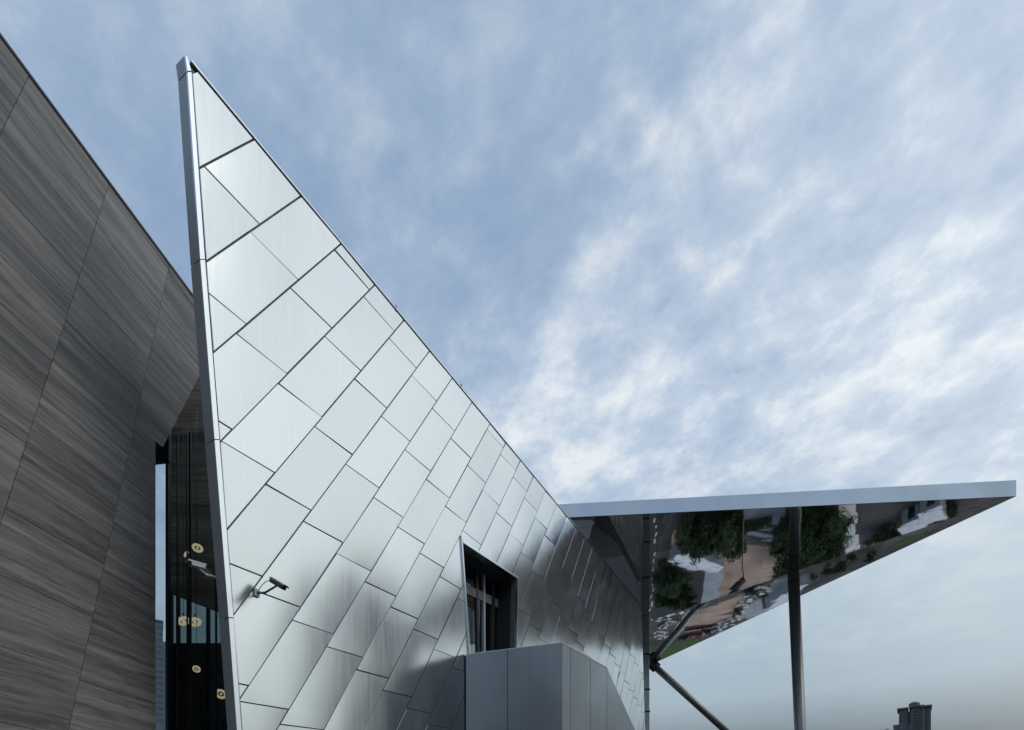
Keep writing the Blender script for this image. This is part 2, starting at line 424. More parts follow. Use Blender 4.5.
def minus(poly, hole):                     # pieces of poly outside the convex hole
    rest = poly; pieces = []
    for n, c in edges(hole):
        o = clip(rest, (-n[0], -n[1]), -c)
        if len(o) >= 3 and abs(area(o)) > 1e-4: pieces.append(o)
        rest = clip(rest, n, c)
        if len(rest) < 3: break
    return pieces

cl_top = W(191.8, 74.5); cl_bot = W(241.5, 730)
top_end = W(641.5, 606.5)
foot_l = down(W(191.8, 74.5), cl_bot, FLOOR)
foot_r = down(top_end, W(645.2, 730), FLOOR)
crn = W(191.0, 63.5)
wall_poly = ccw([ab(p) for p in (crn, top_end, foot_r, foot_l)])
# window opening
WTL, WTR = W(461.5, 543), W(516.5, 579)
WBL = down(WTL, W(469.2, 655), FLOOR + 7.2); WBR = down(WTR, W(515.5, 647), FLOOR + 7.2)
hole = ccw([ab(p) for p in (WTL, WTR, WBR, WBL)])

steel = empty('steel_clad_building', (W0.x, W0.y, FLOOR), 'pointed silver steel-clad building wall of skewed rectangular panels rising to a sharp prow', 'building')
bk = MB()
for pc in minus(wall_poly, hole): bk.prism([AB(a, b_, -0.045) for a, b_ in pc], NW * -0.285)
bk.build('wall', M['backing'], steel)
# cladding sheets, each one hung at its own slight angle
cb = MB(); tones = []; meta = []
PITCH, LEN, B00, A00, STEP = 1.550, 3.10, -9.82, 16.62, -0.553
GAP = 0.017
SPEC = {}                                   # sheets that hang visibly out of true
rnd = random.Random(11)
for i in range(-3, 36):
    b0 = B00 + PITCH * i
    for k in range(-9, 5):
        a0 = A00 + STEP * i + LEN * k
        cell = [(a0, b0), (a0 + LEN, b0), (a0 + LEN, b0 + PITCH), (a0, b0 + PITCH)]
        if i < 0: cell = [(-20, b0), (40, b0), (40, b0 + PITCH), (-20, b0 + PITCH)]
        if i < 0 and k > -9: continue
        ta, tb = (0, 0) if i < 0 else (rnd.gauss(0, 0.004), rnd.gauss(0, 0.006)); tn = rnd.gauss(0, 0.028)
        if i >= 0 and rnd.random() < 0.12: tb += rnd.choice((-1, 1)) * 0.014
        c = clip(cell, *edges(wall_poly)[0])
        for n, cc in edges(wall_poly)[1:]:
            if len(c) < 3: break
            c = clip(c, n, cc)
        if len(c) < 3 or abs(area(c)) < 0.02: continue
        c = inset(ccw(c), GAP)
        if len(c) < 3 or abs(area(c)) < 0.01: continue
        ca, cbb = a0 + LEN / 2, b0 + PITCH / 2
        pk = rnd.uniform(0.2, 1.2) * (1 if rnd.random() < 0.8 else -0.8)
        for pc in (minus(c, hole) if True else [c]):
            n0 = len(cb.f)
            lf = lambda a, b_: (a - ca) * ta + (b_ - cbb) * tb
            inner = inset(ccw(pc), 0.010) if len(minus(c, hole)) == 1 and abs(area(pc) - area(c)) < 1e-6 else []
            if len(inner) == len(pc):                # folded edges
                pc = ccw(pc); i0 = min(range(len(inner)), key=lambda q: (inner[q][0] - pc[0][0]) ** 2 + (inner[q][1] - pc[0][1]) ** 2)
                inner = inner[i0:] + inner[:i0]; n_ = len(pc)
                lo = [AB(a, b_, lf(a, b_) - 0.012) for a, b_ in pc]; hi = [AB(a, b_, lf(a, b_)) for a, b_ in inner]
                cb.face(hi)
                for q in range(n_): cb.face([lo[q], lo[(q + 1) % n_], hi[(q + 1) % n_], hi[q]])
                cb.prism(lo, NW * -0.03, back=False, front=False)
            else:
                cb.prism([AB(a, b_, lf(a, b_)) for a, b_ in ccw(pc)], NW * -0.04, back=False)
            tones += [tn] * (len(cb.f) - n0); meta += [(ca, cbb, pk if i >= 0 else 0.0)] * (len(cb.f) - n0)
clad = cb.build('cladding', M['steel'], steel)
lay_ = clad.data.uv_layers.new(name='UVMap')
for pg in clad.data.polygons:
    ca, cbb, pk = meta[pg.index]
    for li in pg.loop_indices:
        a, b_ = ab(clad.data.vertices[clad.data.loops[li].vertex_index].co + Vector((W0.x, W0.y, FLOOR)))
        lay_.data[li].uv = ((a - ca) / LEN * 2 * pk, (b_ - cbb) / PITCH * 2 * pk)
at = clad.data.attributes.new('tone', 'FLOAT', 'FACE'); at.data.foreach_set('value', tones)

# leading-edge fin: bright front strip, grey return face, jointed
def fin_pts(y):                              # pixel rows -> corner, strip edge on the wall plane
    xs = [(57, 185.0, 187.5), (71.5, 186.7, 190.6), (193, 193.9, 198.2), (330, 205.3, 210.3), (473, 216.4, 221.0), (603, 226.8, 231.6), (730, 236.2, 240.8)]
    for (y0, c0, s0), (y1, c1, s1) in zip(xs[:-1], xs[1:]):
        if y <= y1 or y1 == 730:
            k = (y - y0) / (y1 - y0); return c0 + (c1 - c0) * k, s0 + (s1 - s0) * k
FN = 0.33
def fin_piece(pt, pb, nm, zt=None):
    ft, fb = MB(), MB()
    c0, s0, c1, s1 = pt[0], pt[1], pb[0], pb[1]
    ft.prism([c0 + NW * 0.03, s0 + NW * 0.03, s1 + NW * 0.03, c1 + NW * 0.03], NW * -0.05)
    bv = -NW * FN
    ctr = NW * -0.021
    inn = (s0 - c0).normalized() * 0.06; inn2 = (s1 - c1).normalized() * 0.06
    fb.prism([c0 + ctr, c1 + ctr, c1 + bv, c0 + bv], (inn + inn2) * 0.5)
    return ft, fb
rows = [72.5, 260, 440, 618, 730]
def fp(y, joint=0.0):
    c, s = fin_pts(y); return W(c, y), W(s, y)
segs = []
for y0, y1 in zip(rows[:-1], rows[1:]): segs.append((fp(y0 + 0.5), fp(y1 - (0.5 if y1 < 730 else 0))))
last = segs[-1]
lb = (down(last[0][0], last[1][0], FLOOR), down(last[0][1], last[1][1], FLOOR)); segs[-1] = (last[0], lb)
ca_, sa_ = fp(71.5); tip = W(184.6, 55.5)
segs.insert(0, ((tip, W(186.2, 57.6)), (ca_, sa_)))
f1, f2 = MB(), MB()
for pt, pb in segs:
    a, b = fin_piece(pt, pb, '')
    for s_, d_ in ((a, f1), (b, f2)):
        o_ = len(d_.v); d_.v += s_.v; d_.f += [[i + o_ for i in f] for f in s_.f]; d_.mi += s_.mi
M['fin'] = mat('fin_paint', (0.36, 0.395, 0.43), 0.42, 0.35, nscale=1.2, namp=0.06)
et = f2.build('edge_fin', M['fin'], steel)
f1.build('edge_strip', M['trim_bright'], et)
# coping along the sloping top
cp = MB(); dirn = (top_end - crn).normalized(); up = NW.cross(dirn).normalized()
if up.z < 0: up = -up
q0 = crn; q1 = top_end
cp.prism([q0 + NW * 0.03 + up * 0.03, q1 + NW * 0.03 + up * 0.03, q1 + NW * 0.03 + up * 0.065, q0 + NW * 0.03 + up * 0.065], NW * -0.40)
cp.build('coping', M['trim'], steel)
for py, px in ((310.5, 396.2), (388.3, 461.3)):
    c_ = W(px, py); l_ = MB(); l_.tube(c_ - up * 0.02, c_ + up * 0.16, 0.03, 0.02, 8); l_.build('roof_stud', M['dark_metal'], steel)
# window
win = MB()
ex = (WTR - WTL).normalized(); dl = (WBL - WTL).normalized(); dr = (WBR - WTR).normalized()
out = NW * 0.10
def bar(mb, p, q, wdir, wd, l0, l1):         # strip along p->q, widening to wdir, from lift l0 to l1
    mb.prism([p + NW * l1, q + NW * l1, q + wdir * wd + NW * l1, p + wdir * wd + NW * l1], NW * (l0 - l1))
upw = Vector((0, 0, 1))
fr = MB()
bar(fr, WTL - ex * 0.005 + dl * -0.25, WBL - ex * 0.005, -ex, 0.075, -0.30, 0.07)
bar(fr, WTL + ex * 0.0, WTR + ex * 0.10, upw, 0.10, -0.30, 0.08)
bar(fr, WTR + ex * 0.002, WBR + ex * 0.002, ex, 0.09, -0.30, 0.07)
wf = fr.build('window', M['trim_bright'], steel)
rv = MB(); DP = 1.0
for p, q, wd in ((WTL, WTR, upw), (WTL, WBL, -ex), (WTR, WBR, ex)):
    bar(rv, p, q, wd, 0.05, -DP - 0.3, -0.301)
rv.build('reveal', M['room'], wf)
ib = MB(); r0 = NW * -DP
a_, b2_ = WTL + dl * 0.95 + r0, WTR + dr * 0.80 + r0
ib.prism([a_, b2_, b2_ + dr * 0.42, a_ + dl * 0.42], NW * -0.12)
ib.build('transom', M['room_mid'], wf)
for fx, wd, mm in ((0.34, 0.07, 'dark_metal'), (0.56, 0.09, 'dark_metal'), (0.70, 0.07, 'cam_pale'), (0.86, 0.16, 'dark_metal')):
    a_ = WTL.lerp(WTR, fx) + r0 * 0.99; b2_ = WBL.lerp(WBR, fx) + r0 * 0.99
    mu = MB(); mu.prism([a_, a_ + ex * wd * 2, b2_ + ex * wd * 2, b2_], NW * -0.14); mu.build('mullion', M[mm], wf)
pn = MB(); a_, b2_, c2, d2 = (p + r0 * 1.06 for p in (WTL, WTR, WBR, WBL)); pn.prism([a_, b2_, c2, d2], NW * -0.02); pn.build('pane', M['glass_win'], wf)
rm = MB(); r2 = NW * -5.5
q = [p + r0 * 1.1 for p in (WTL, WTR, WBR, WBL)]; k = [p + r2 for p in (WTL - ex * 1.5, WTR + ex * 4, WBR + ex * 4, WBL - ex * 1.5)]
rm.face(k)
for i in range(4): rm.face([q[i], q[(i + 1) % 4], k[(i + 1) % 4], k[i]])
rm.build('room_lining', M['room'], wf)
# things standing inside the window: a pale column, a boxy cabinet
ic = MB(); pb_ = WBL.lerp(WBR, 0.47) + NW * -2.6; ic.box(pb_.x - 0.55, pb_.x + 0.55, pb_.y - 0.3, pb_.y + 0.3, FLOOR + 6.6, WTL.z - 1.6)
tag(ic.build('interior_column', M['room_mid'], None), 'grey square column standing inside the recessed window', 'column')
ic = MB(); pb_ = WBL.lerp(WBR, 0.16) + NW * -1.05; ic.obox(Vector((pb_.x, pb_.y, FLOOR + 8.75)), ex * 0.42, NW * 0.22, Vector((0, 0, 0.95)))
ic.obox(Vector((pb_.x, pb_.y, FLOOR + 9.72)), ex * 0.45, NW * 0.25, Vector((0, 0, 0.03)))
tag(ic.build('cabinet', M['cam_pale'], None, bevel=0.02), 'grey metal cabinet in the lower left corner of the recessed window', 'cabinet')

sc2 = MB(); p0_, p1_ = WBL.lerp(WBR, 0.30) + NW * -1.35, WBL.lerp(WBR, 0.62) + NW * -1.35
sc2.prism([Vector((p0_.x, p0_.y, FLOOR + 7.3)), Vector((p1_.x, p1_.y, FLOOR + 7.3)), Vector((p1_.x, p1_.y, WTL.z - 1.35)), Vector((p0_.x, p0_.y, WTL.z - 1.35))], NW * -0.02)
tag(sc2.build('hanging_screen', M['screen']), 'pale blue grey screen hanging behind the glass of the recessed window', 'screen')
# rear volume of the building with its dark roof (seen only in the mirror soffit)
rb = MB()
fpp = [AB(0, 0, -0.36), foot_r - NW * 0.36]
ys = [Vector((foot_l.x - 1.0, foot_l.y + 6, 0)), Vector((foot_r.x - 0.5, foot_r.y, 0))]
rb.prism([(-9.0, 26.0, FLOOR), (3.5, 50.0, FLOOR), (12.9, 62, FLOOR), (0, 66, FLOOR), (-14, 34, FLOOR)], (0, 0, 13.5))
rbo = rb.build('rear_block', M['room'], steel)
rs = MB(); rs.box(4.0, 8.0, 54.5, 58.0, 13.505, 14.0); rs.build('roof_plant', M['concrete'], rbo)

# ------------------------------------------------------------------ stone-clad building on the left
HS = Vector((91, F, 0)).normalized(); US = Vector((-159, F, 1432)).normalized()
NS = HS.cross(US).normalized()
if NS.x < 0: NS = -NS
S0 = P(155, 600, 15.0); DS = NS.dot(S0 - EYE)
def S(px, py, lift=0.0):
    r = ray(px, py); return EYE + r * ((DS + lift) / NS.dot(r))
SI = Matrix((HS, US, NS)).transposed().inverted()
def st(p): q = SI @ (p - S0); return (q.x, q.y)
def ST(s, t_, lift=0.0): return S0 + HS * s + US * t_ + NS * lift
zt = S(0, 37).z
s_end = st(S(155, 600))[0]
t_top0 = st(S(0, 37))[1]; t_top1 = st(S(195, 300))[1]
bot = -(S0.z - FLOOR) / US.z
e0, e1 = st(S(155.5, 441)), st(S(155.5, 730))
d0, d1 = st(S(163, 447)), st(S(197.5, 379.5))
ext = st(S(240, 330))[0]
top = lambda s: t_top0 + (t_top1 - t_top0) * (s - st(S(0, 37))[0]) / (st(S(195, 300))[0] - st(S(0, 37))[0])
dk = lambda s: d0[1] + (d1[1] - d0[1]) * (s - d0[0]) / (d1[0] - d0[0])
ebot = (e1[0] + (e1[0] - e0[0]) * (bot - e1[1]) / (e1[1] - e0[1]), bot)
low_poly = ccw([(-24, bot), ebot, e0, (-24, e0[1])])
main_poly = ccw([(-24, e0[1]), e0, (e0[0], top(e0[0])), (-24, top(-24))])
ext = d0[0] + (top(0.9) - d0[1]) / ((d1[1] - d0[1]) / (d1[0] - d0[0]))
over_poly = ccw([e0, d0, (ext, top(ext)), (e0[0], top(e0[0]))])
stone = empty('stone_clad_building', (S0.x, S0.y, FLOOR), 'dark grey building wall of layered stone slabs at the left edge', 'building')
uvf = lambda p: ((SI @ (p - S0)).x, (SI @ (p - S0)).y)
sb = MB()
for pc in (low_poly, main_poly, over_poly): sb.prism([ST(s, t_, -0.03) for s, t_ in pc], NS * (-0.62 if pc is over_poly else -7.0))
sb.build('wall', M['backing'], stone)
sc_ = MB(); tones = []; shifts = []
J = [st(S(107, 190)), st(S(8, 500)), st(S(165, 285)), st(S(75, 700))]
jx0, jx1 = (J[0][0] + J[1][0]) / 2, (J[2][0] + J[3][0]) / 2
SLEN = jx1 - jx0
rnd = random.Random(5)
SHT = 1.62
cells = [(jx1 + SLEN * i, SLEN) for i in range(-9, 16)]
for s0, sl_ in cells:
    offt = rnd.uniform(0, SHT)
    for j in range(-8, 30):
        t0 = j * SHT + offt * 0.35
        cell = [(s0, t0), (s0 + sl_, t0), (s0 + sl_, t0 + SHT), (s0, t0 + SHT)]
        tn = rnd.gauss(0, 0.11); lf = rnd.uniform(-0.004, 0.004); shv = rnd.uniform(0, 60)
        cc0 = inset(cell, 0.006)
        for pc in (low_poly, main_poly, over_poly):
            c = cc0
            for n, cc in edges(pc):
                if len(c) < 3: break
                c = clip(c, n, cc)
            if len(c) < 3 or abs(area(c)) < 0.004: continue
            n0 = len(sc_.f)
            sc_.prism([ST(s, t_, lf) for s, t_ in ccw(c)], NS * -0.03, back=False)
            tones += [tn] * (len(sc_.f) - n0); shifts += [shv] * (len(sc_.f) - n0)
sco = sc_.build('stone_cladding', M['stone'], stone, uv=uvf)
at = sco.data.attributes.new('tone', 'FLOAT', 'FACE'); at.data.foreach_set('value', tones)
at = sco.data.attributes.new('shift', 'FLOAT', 'FACE'); at.data.foreach_set('value', shifts)
pc = MB(); a_, b2_ = ST(-24, top(-24)), ST(ext, top(ext))
pc.prism([a_ + NS * 0.03, b2_ + NS * 0.03, b2_ + NS * 0.03 + Vector((0, 0, 0.07)), a_ + NS * 0.03 + Vector((0, 0, 0.07))], NS * -0.7)
pc.build('coping', M['dark_metal'], stone)

# ------------------------------------------------------------------ glazed slot between the two buildings
G1, G2 = P(156, 600, 19.5), P(232, 600, 19.1)
gd = Vector((G2.x - G1.x, G2.y - G1.y, 0)); GL = gd.length; gd.normalize(); gn = Vector((gd.y, -gd.x, 0))
if gn.y > 0: gn = -gn
def GP(s, z_, l=0.0): return Vector((G1.x, G1.y, 0)) + gd * s + Vector((0, 0, z_)) + gn * l
def gpx(px):                                   # distance along the glass where a pixel column meets it
    r = ray(px, 600); k = ((Vector((G1.x, G1.y, 0)) - Vector((0, 0, 0))).dot(gn)) / Vector((r.x, r.y, 0)).dot(gn)
    return (Vector((r.x, r.y, 0)) * k - Vector((G1.x, G1.y, 0))).dot(gd)
glz = empty('glass_wall', (G1.x, G1.y, FLOOR), 'tall dark glass wall wedged between the stone wall and the steel fin', 'glass wall')
ztop = 16.0
ge = gpx(231)
p_ = MB(); p_.prism([GP(gpx(168.5), FLOOR), GP(ge + 1.0, FLOOR), GP(ge + 1.0, ztop), GP(gpx(168.5), ztop)], gn * -0.02); p_.build('pane', M['glass'], glz)
for px, wd, dp in ((167.2, 0.10, 0.14), (177.5, 0.035, 0.05), (187.2, 0.03, 0.05), (190.2, 0.07, 0.05), (216.0, 0.05, 0.05)):
    s_ = gpx(px); mu = MB(); mu.prism([GP(s_ - wd / 2, FLOOR, 0.02), GP(s_ + wd / 2, FLOOR, 0.02), GP(s_ + wd / 2, ztop, 0.02), GP(s_ - wd / 2, ztop, 0.02)], gn * -dp); mu.build('mullion', M['black_frame'], glz)
# narrow clear light next to the stone, with the sky beyond
sp = MB(); z1_ = GP(0, FLOOR).z
zc = P(160, 461, 19.4).z
sp.prism([GP(gpx(152), FLOOR), GP(gpx(165.5), FLOOR), GP(gpx(165.5), zc), GP(gpx(152), zc)], gn * -0.02)
sp.build('side_pane', M['glass_clear'], glz)
hd = MB(); hd.prism([GP(gpx(150), zc + 0.003, 0.03), GP(gpx(169.5), zc + 0.003, 0.03), GP(gpx(169.5), zc + 2.4, 0.03), GP(gpx(150), zc + 2.4, 0.03)], gn * -0.12)
hd.build('head_panel', M['black_frame'], glz)
# stand-ins behind the glass for its reflections: stone, sky pane, dark skyline
HP = P
hall = MB(); bd = 22.0
hall.prism([HP(168, 330, bd), HP(262, 330, bd), HP(262, 628, bd), HP(168, 592, bd)], (0.1, 0.35, 0))
uv2 = lambda p: (p.x * 0.9 + 7, p.z)
bh = hall.build('bulkhead', M['stone_dark'], glz, uv=uv2)
lw = MB(); q0_, q1_ = HP(166.5, 643, 25), HP(262, 643, 25); lw.prism([Vector((q0_.x, 25, FLOOR)), Vector((q1_.x, 25, FLOOR)), q1_, q0_], (0, 0.3, 0)); lw.build('low_wall', M['room_green'], glz)
rg = MB(); rg.prism([HP(166.5, 650, 25.1), HP(262, 650, 25.1), HP(262, 540, 25.1), HP(166.5, 540, 25.1)], (0, 0.03, 0)); rg.build('rear_pane', M['glass_back'], glz)
for px in (171, 178, 189, 208):
    mu = MB(); a_ = HP(px, 642, 24.8); mu.box(a_.x - 0.06, a_.x + 0.06, 24.75, 24.9, FLOOR + 3, HP(px, 560, 24.8).z); mu.build('rear_mullion', M['black_frame'], glz)
k0, k1 = HP(166.8, 600, 19.7), HP(166.8, 600, 25)
sw = MB(); sw.prism([(k0.x, k0.y, FLOOR), (k1.x, k1.y, FLOOR), (k1.x + 0.12, k1.y, FLOOR), (k0.x + 0.12, k0.y, FLOOR)], (0, 0, HP(168, 330, bd).z)); sw.build('side_wall', M['black_frame'], glz)
fl = MB(); fl.prism([(k0.x + 0.2, k0.y, FLOOR + 0.004), (k0.x + 4, k0.y, FLOOR + 0.004), (k1.x + 4, k1.y, FLOOR + 0.004), (k1.x + 0.2, k1.y, FLOOR + 0.004)], (0, 0, 0.05)); fl.build('floor_slab', M['room'], glz)

# pendant lamps hanging in the hall
def pendant(px, py, d, R, tilt, twin, label, half=False):
    c = P(px, py, d)
    r = empty('pendant_lamp', c, label, 'lamp', 'pendant lamps behind the glass wall')
    ax = Vector((math.sin(tilt), -0.9, math.cos(tilt) * 0.45))
    a = MB(); a.torus(c, ax, R * 0.85, R * 0.27); a.build('lamp_ring', M['lamp'], r, smooth=True)
    a = MB(); a.ball(c, R * 0.24); a.build('bulb', M['lamp_core'], r, smooth=True)
    a = MB(); a.tube(c + Vector((0, 0, R)), Vector((c.x, c.y, 18.0)), 0.008, 0.008, 6); a.build('cord', M['black_frame'], r)
    a = MB(); a.tube(c + Vector((0, 0, R)), c + Vector((0, 0, R + 0.10)), 0.035, 0.02, 10); a.build('lamp_cap', M['dark_metal'], r)
    return r
pendant(197.5, 548, 20.6, 0.17, 0.7, 0, 'highest glowing ring lamp behind the glass, above the pale security camera')
pendant(186, 554, 20.8, 0.12, -0.6, 0, 'small tilted ring lamp just left of the highest one behind the glass')
pendant(183.5, 621, 20.6, 0.20, 0.1, 0, 'left and brighter lamp of the touching pair of ring lamps halfway up the glass')
pendant(195.0, 622, 21.0, 0.20, 0.2, 0, 'right and paler lamp of the touching pair of ring lamps halfway up the glass')
pendant(196.5, 669, 20.8, 0.125, 0.9, 0, 'smallest ring lamp, alone below the touching pair behind the glass')
pendant(221.0, 694, 20.0, 0.17, 0.9, 0, 'lowest ring lamp behind the glass, half hidden by the steel fin')

# ------------------------------------------------------------------ security cameras
def cctv(base, wallv, wall_n, elbow, tail, nose, bodym, label, cable_up):
    r = empty('security_camera', base, label, 'security camera', 'security cameras on the steel wall')
    d = (nose - tail).normalized(); side = d.cross(Vector((0, 0, 1))).normalized(); u = side.cross(d).normalized()
    a = MB(); a.obox(base + wall_n * 0.025, wall_n * 0.025, wall_n.cross(Vector((0, 0, 1))).normalized() * 0.075, Vector((0, 0, 0.10))); a.build('mount_plate', M['cam_pale'], r, bevel=0.008)
    a = MB(); a.path([base + wall_n * 0.05, elbow], 0.030, 12); a.ball(elbow, 0.042); a.tube(elbow, (tail * 0.55 + nose * 0.45) - u * 0.055, 0.026, 0.026, 10); a.build('arm', bodym, r, smooth=False)
    L_ = (nose - tail).length
    hb = MB(); c = (tail + nose) / 2
    prof = [(-0.062, -0.055), (0.062, -0.055), (0.070, -0.02), (0.070, 0.03), (0.045, 0.055), (-0.045, 0.055), (-0.070, 0.03), (-0.070, -0.02)]
    hb.prism([tail + side * x + u * y for x, y in prof], d * L_)
    ho = hb.build('housing', bodym, r, bevel=0.006)
    sh = MB(); sh.prism([tail - d * 0.02 + side * x + u * y for x, y in ((-0.082, 0.03), (-0.082, 0.052), (-0.05, 0.078), (0.05, 0.078), (0.082, 0.052), (0.082, 0.03), (0.076, 0.03), (0.076, 0.048), (0.046, 0.068), (-0.046, 0.068), (-0.076, 0.048), (-0.076, 0.03))], d * (L_ + 0.09))
    sh.build('sunshield', bodym, ho)
    ln = MB(); ln.tube(nose, nose + d * 0.012, 0.042, 0.040, 16); ln.build('lens', M['cam_lens'], ho)
    cbm = MB(); pts = []
    for k in range(9):
        s = k / 8; p = base.lerp(tail, s) + wall_n * 0.05 * (1 - s) + Vector((0, 0, cable_up * 4 * s * (1 - s))); pts.append(p)
    cbm.path(pts, 0.010, 6); cbm.build('cable', M['cable'], r)
    return r
b1 = W(256, 593)
cctv(b1, None, NW, P(264.5, 593, 14.5), P(271.8, 580.5, 14.35), P(284.0, 587.8, 14.1), M['cam_body'], 'grey security camera on the silver panels right of the fin, pointing right', 0.10)
c5, s5 = fin_pts(579); fb_ = P(222.5, 579.5, 13.95)
cctv(fb_, None, Vector((-0.62, -0.78, 0)), P(207, 575, 13.62), P(204.5, 567.5, 13.6), P(190.5, 563.5, 13.35), M['cam_pale'], 'pale security camera on the grey fin, pointing left across the dark glass', -0.06)

# ------------------------------------------------------------------ low grey enclosure in front of the window
FLp = W(464.8, 655)
zb = FLp.z
def HZ(px, py): r = ray(px, py); return EYE + r * ((zb - EYE.z) / r.z)
C_, D_ = HZ(562, 643), HZ(607, 668)
rv_ = (D_ - C_); rn = Vector((rv_.y, -rv_.x, 0)).normalized()
r_ = ray(635, 730); E_ = EYE + r_ * ((C_ - EYE).dot(rn) / r_.dot(rn))
sl_dir = (E_ - D_); Ef = D_ + sl_dir * ((FLOOR - D_.z) / sl_dir.z)
bx = empty('parapet_enclosure', (C_.x, C_.y, FLOOR), 'low box of smooth dark grey panels with sloping end below the recessed window', 'enclosure')
def fl_(p): return Vector((p.x, p.y, FLOOR))
def towall(p):                                  # straight back to just in front of the steel wall
    d = (FLp - C_); d = Vector((d.x, d.y, 0)).normalized()
    k = (DW - NW.dot(p - EYE)) / NW.dot(d); return p + d * (k - 0.06)
bb = MB()
Db, Eb = towall(D_), towall(Ef)
fln = (C_ - FLp).cross(Vector((0, 0, 1))).normalized()
if fln.y > 0: fln = -fln
ins = -fln * 0.05 - rn * 0.05; dz = Vector((0, 0, -0.012))
F2 = FLp + (C_ - FLp).normalized() * 0.05
tp = [F2 + ins + dz, C_ + ins + dz, D_ - rn * 0.05 + dz, Db + dz]
bt = [fl_(p) for p in tp]
bb.face(tp); bb.face(bt)
sl1, sl2 = Ef - rn * 0.05, Eb
bb.face([tp[0], tp[1], bt[1], bt[0]]); bb.face([tp[1], tp[2], sl1, bt[1]]); bb.face([tp[2], tp[3], sl2, sl1]); bb.face([tp[3], tp[0], bt[0], sl2])
bb.build('core', M['backing'], bx)
def fpanel(p, q, n, nm):
    d = (q - p).normalized() * 0.012
    x = MB(); x.prism([p + d, q - d, fl_(q - d), fl_(p + d)], n * -0.045); return x.build(nm, M['box'], bx, bevel=0.004)
sF = 0.455
Fm = FLp.lerp(C_, sF)
fpanel(F2, Fm, fln, 'front_panel'); fpanel(Fm, C_, fln, 'front_panel')
cuts = [0.0, 0.17, 0.60, 1.0]
for a, b in zip(cuts[:-1], cuts[1:]): fpanel(C_.lerp(D_, a) + rn * (0.002), C_.lerp(D_, b) + rn * 0.002, rn, 'side_panel')
cf = MB()
cf.prism([F2 + fln * 0.012, C_ + fln * 0.012 + rn * 0.012, C_ + fln * 0.012 + rn * 0.012 + Vector((0, 0, 0.035)), F2 + fln * 0.012 + Vector((0, 0, 0.035))], -fln * 0.10 )
cf.prism([C_ + rn * 0.016 + rv_.normalized() * 0.02, D_ + rn * 0.016, D_ + rn * 0.016 + Vector((0, 0, 0.035)), C_ + rn * 0.016 + rv_.normalized() * 0.02 + Vector((0, 0, 0.035))], rn * -0.10)
cf.build('cap_flashing', M['trim'], bx)
x = MB(); x.prism([D_ + rv_.normalized() * 0.012 + rn * 0.002, Ef + rn * 0.002, fl_(D_) + rv_.normalized() * 0.012 + rn * 0.002], rn * -0.045); x.build('side_panel', M['box'], bx)

# ------------------------------------------------------------------ canopy with mirror-polished soffit
ZC = 22.3                                      # above the eye
def C3(px, py, z_=ZC): r = ray(px, py); return EYE + r * (z_ / r.z)
nl = C3(572, 517.2); tipc = C3(1015.5, 496.2)
nleft = nl + (nl - tipc).normalized() * 9
crL = C3(640, 624.5); crT = C3(1014, 496.6)
farV = C3(650, 665, 23.0)
crease_l = crL
backl = crL + Vector((-8, -2, 0))
farL = farV + Vector((-6, 1.0, 0.1))
can = empty('canopy', (tipc.x, tipc.y, tipc.z), 'large triangular canopy with mirror underside and pale steel fascia at right', 'canopy')
sA = MB(); sA.face([nleft, nl, tipc, crL, backl]); sA.build('soffit', M['soffit'], can)
sB = MB(); sB.face([crL, tipc + (crL - tipc).normalized() * 0.02, farV, farL]); sB.build('soffit', M['soffit'], can)
fn = (tipc - nl).cross(Vector((0, 0, 1))).normalized()
if fn.y > 0: fn = -fn
TH0, TH1 = 0.84, 0.98
u0, u1 = Vector((0, 0, 1.0)), Vector((0, 0, 1.0))
fa = MB()
lv = (nl - tipc).normalized() * 9
seg = 1
for i in range(seg):
    p = nleft.lerp(tipc, i / seg); q = nleft.lerp(tipc, (i + 1) / seg)
    h0 = TH0 + (TH1 - TH0) * i / seg; h1 = TH0 + (TH1 - TH0) * (i + 1) / seg
    fa.prism([p + fn * 0.06 - Vector((0, 0, 0.03)), q + fn * 0.06 - Vector((0, 0, 0.03)), q + fn * 0.06 + u1 * h1, p + fn * 0.06 + u0 * h0], fn * -0.055)
fa.build('fascia', M['fascia'], can)
rt = MB()
rt.face([nleft + u0 * (TH0 - 0.02), tipc + u1 * (TH1 - 0.02), farV + u1 * 0.9, farL + u1 * 0.9, backl + u0 * 0.9])
rt.build('roof_sheet', M['trim'], can)
sf = MB(); en = (farV - tipc).cross(Vector((0, 0, 1))).normalized()
if en.x < 0: en = -en
sf.prism([tipc + en * 0.05, farV + en * 0.05, farV + en * 0.05 + u1 * 0.93, tipc + en * 0.05 + u1 * TH1], en * -0.045)
sf.build('side_fascia', M['fascia'], can)

# columns and struts that carry it
def round_col(name, tp_, bp_, r, label, mt):
    o = empty(name, (bp_.x, bp_.y, bp_.z), label, 'column')
    a = MB(); a.tube(bp_, tp_, r, r, 28); a.build('shaft', mt, o, smooth=True)
    d = (tp_ - bp_).normalized()
    a = MB(); a.tube(tp_ - d * 0.95, tp_ - d * 0.90, r * 1.05, r * 1.05, 28); a.tube(tp_ - d * 0.5, tp_ - d * 0.02, r * 0.82, r * 0.82, 28); a.build('collar', M['dark_metal'], o)
    a = MB(); a.tube(bp_, bp_ + Vector((0, 0, 0.12)), r * 1.7, r * 1.7, 28); a.build('base_plate', M['dark_metal'], o)
    return o
ct = C3(793.2, 570.5); cbm_ = P(800.2, 730, (ct - EYE).y)
dcol = (cbm_ - ct); cbot = ct + dcol * ((GROUND - ct.z) / dcol.z)
round_col('column', ct, cbot, 0.43, 'round dark steel column rising to the canopy at right, standing alone', M['post'])
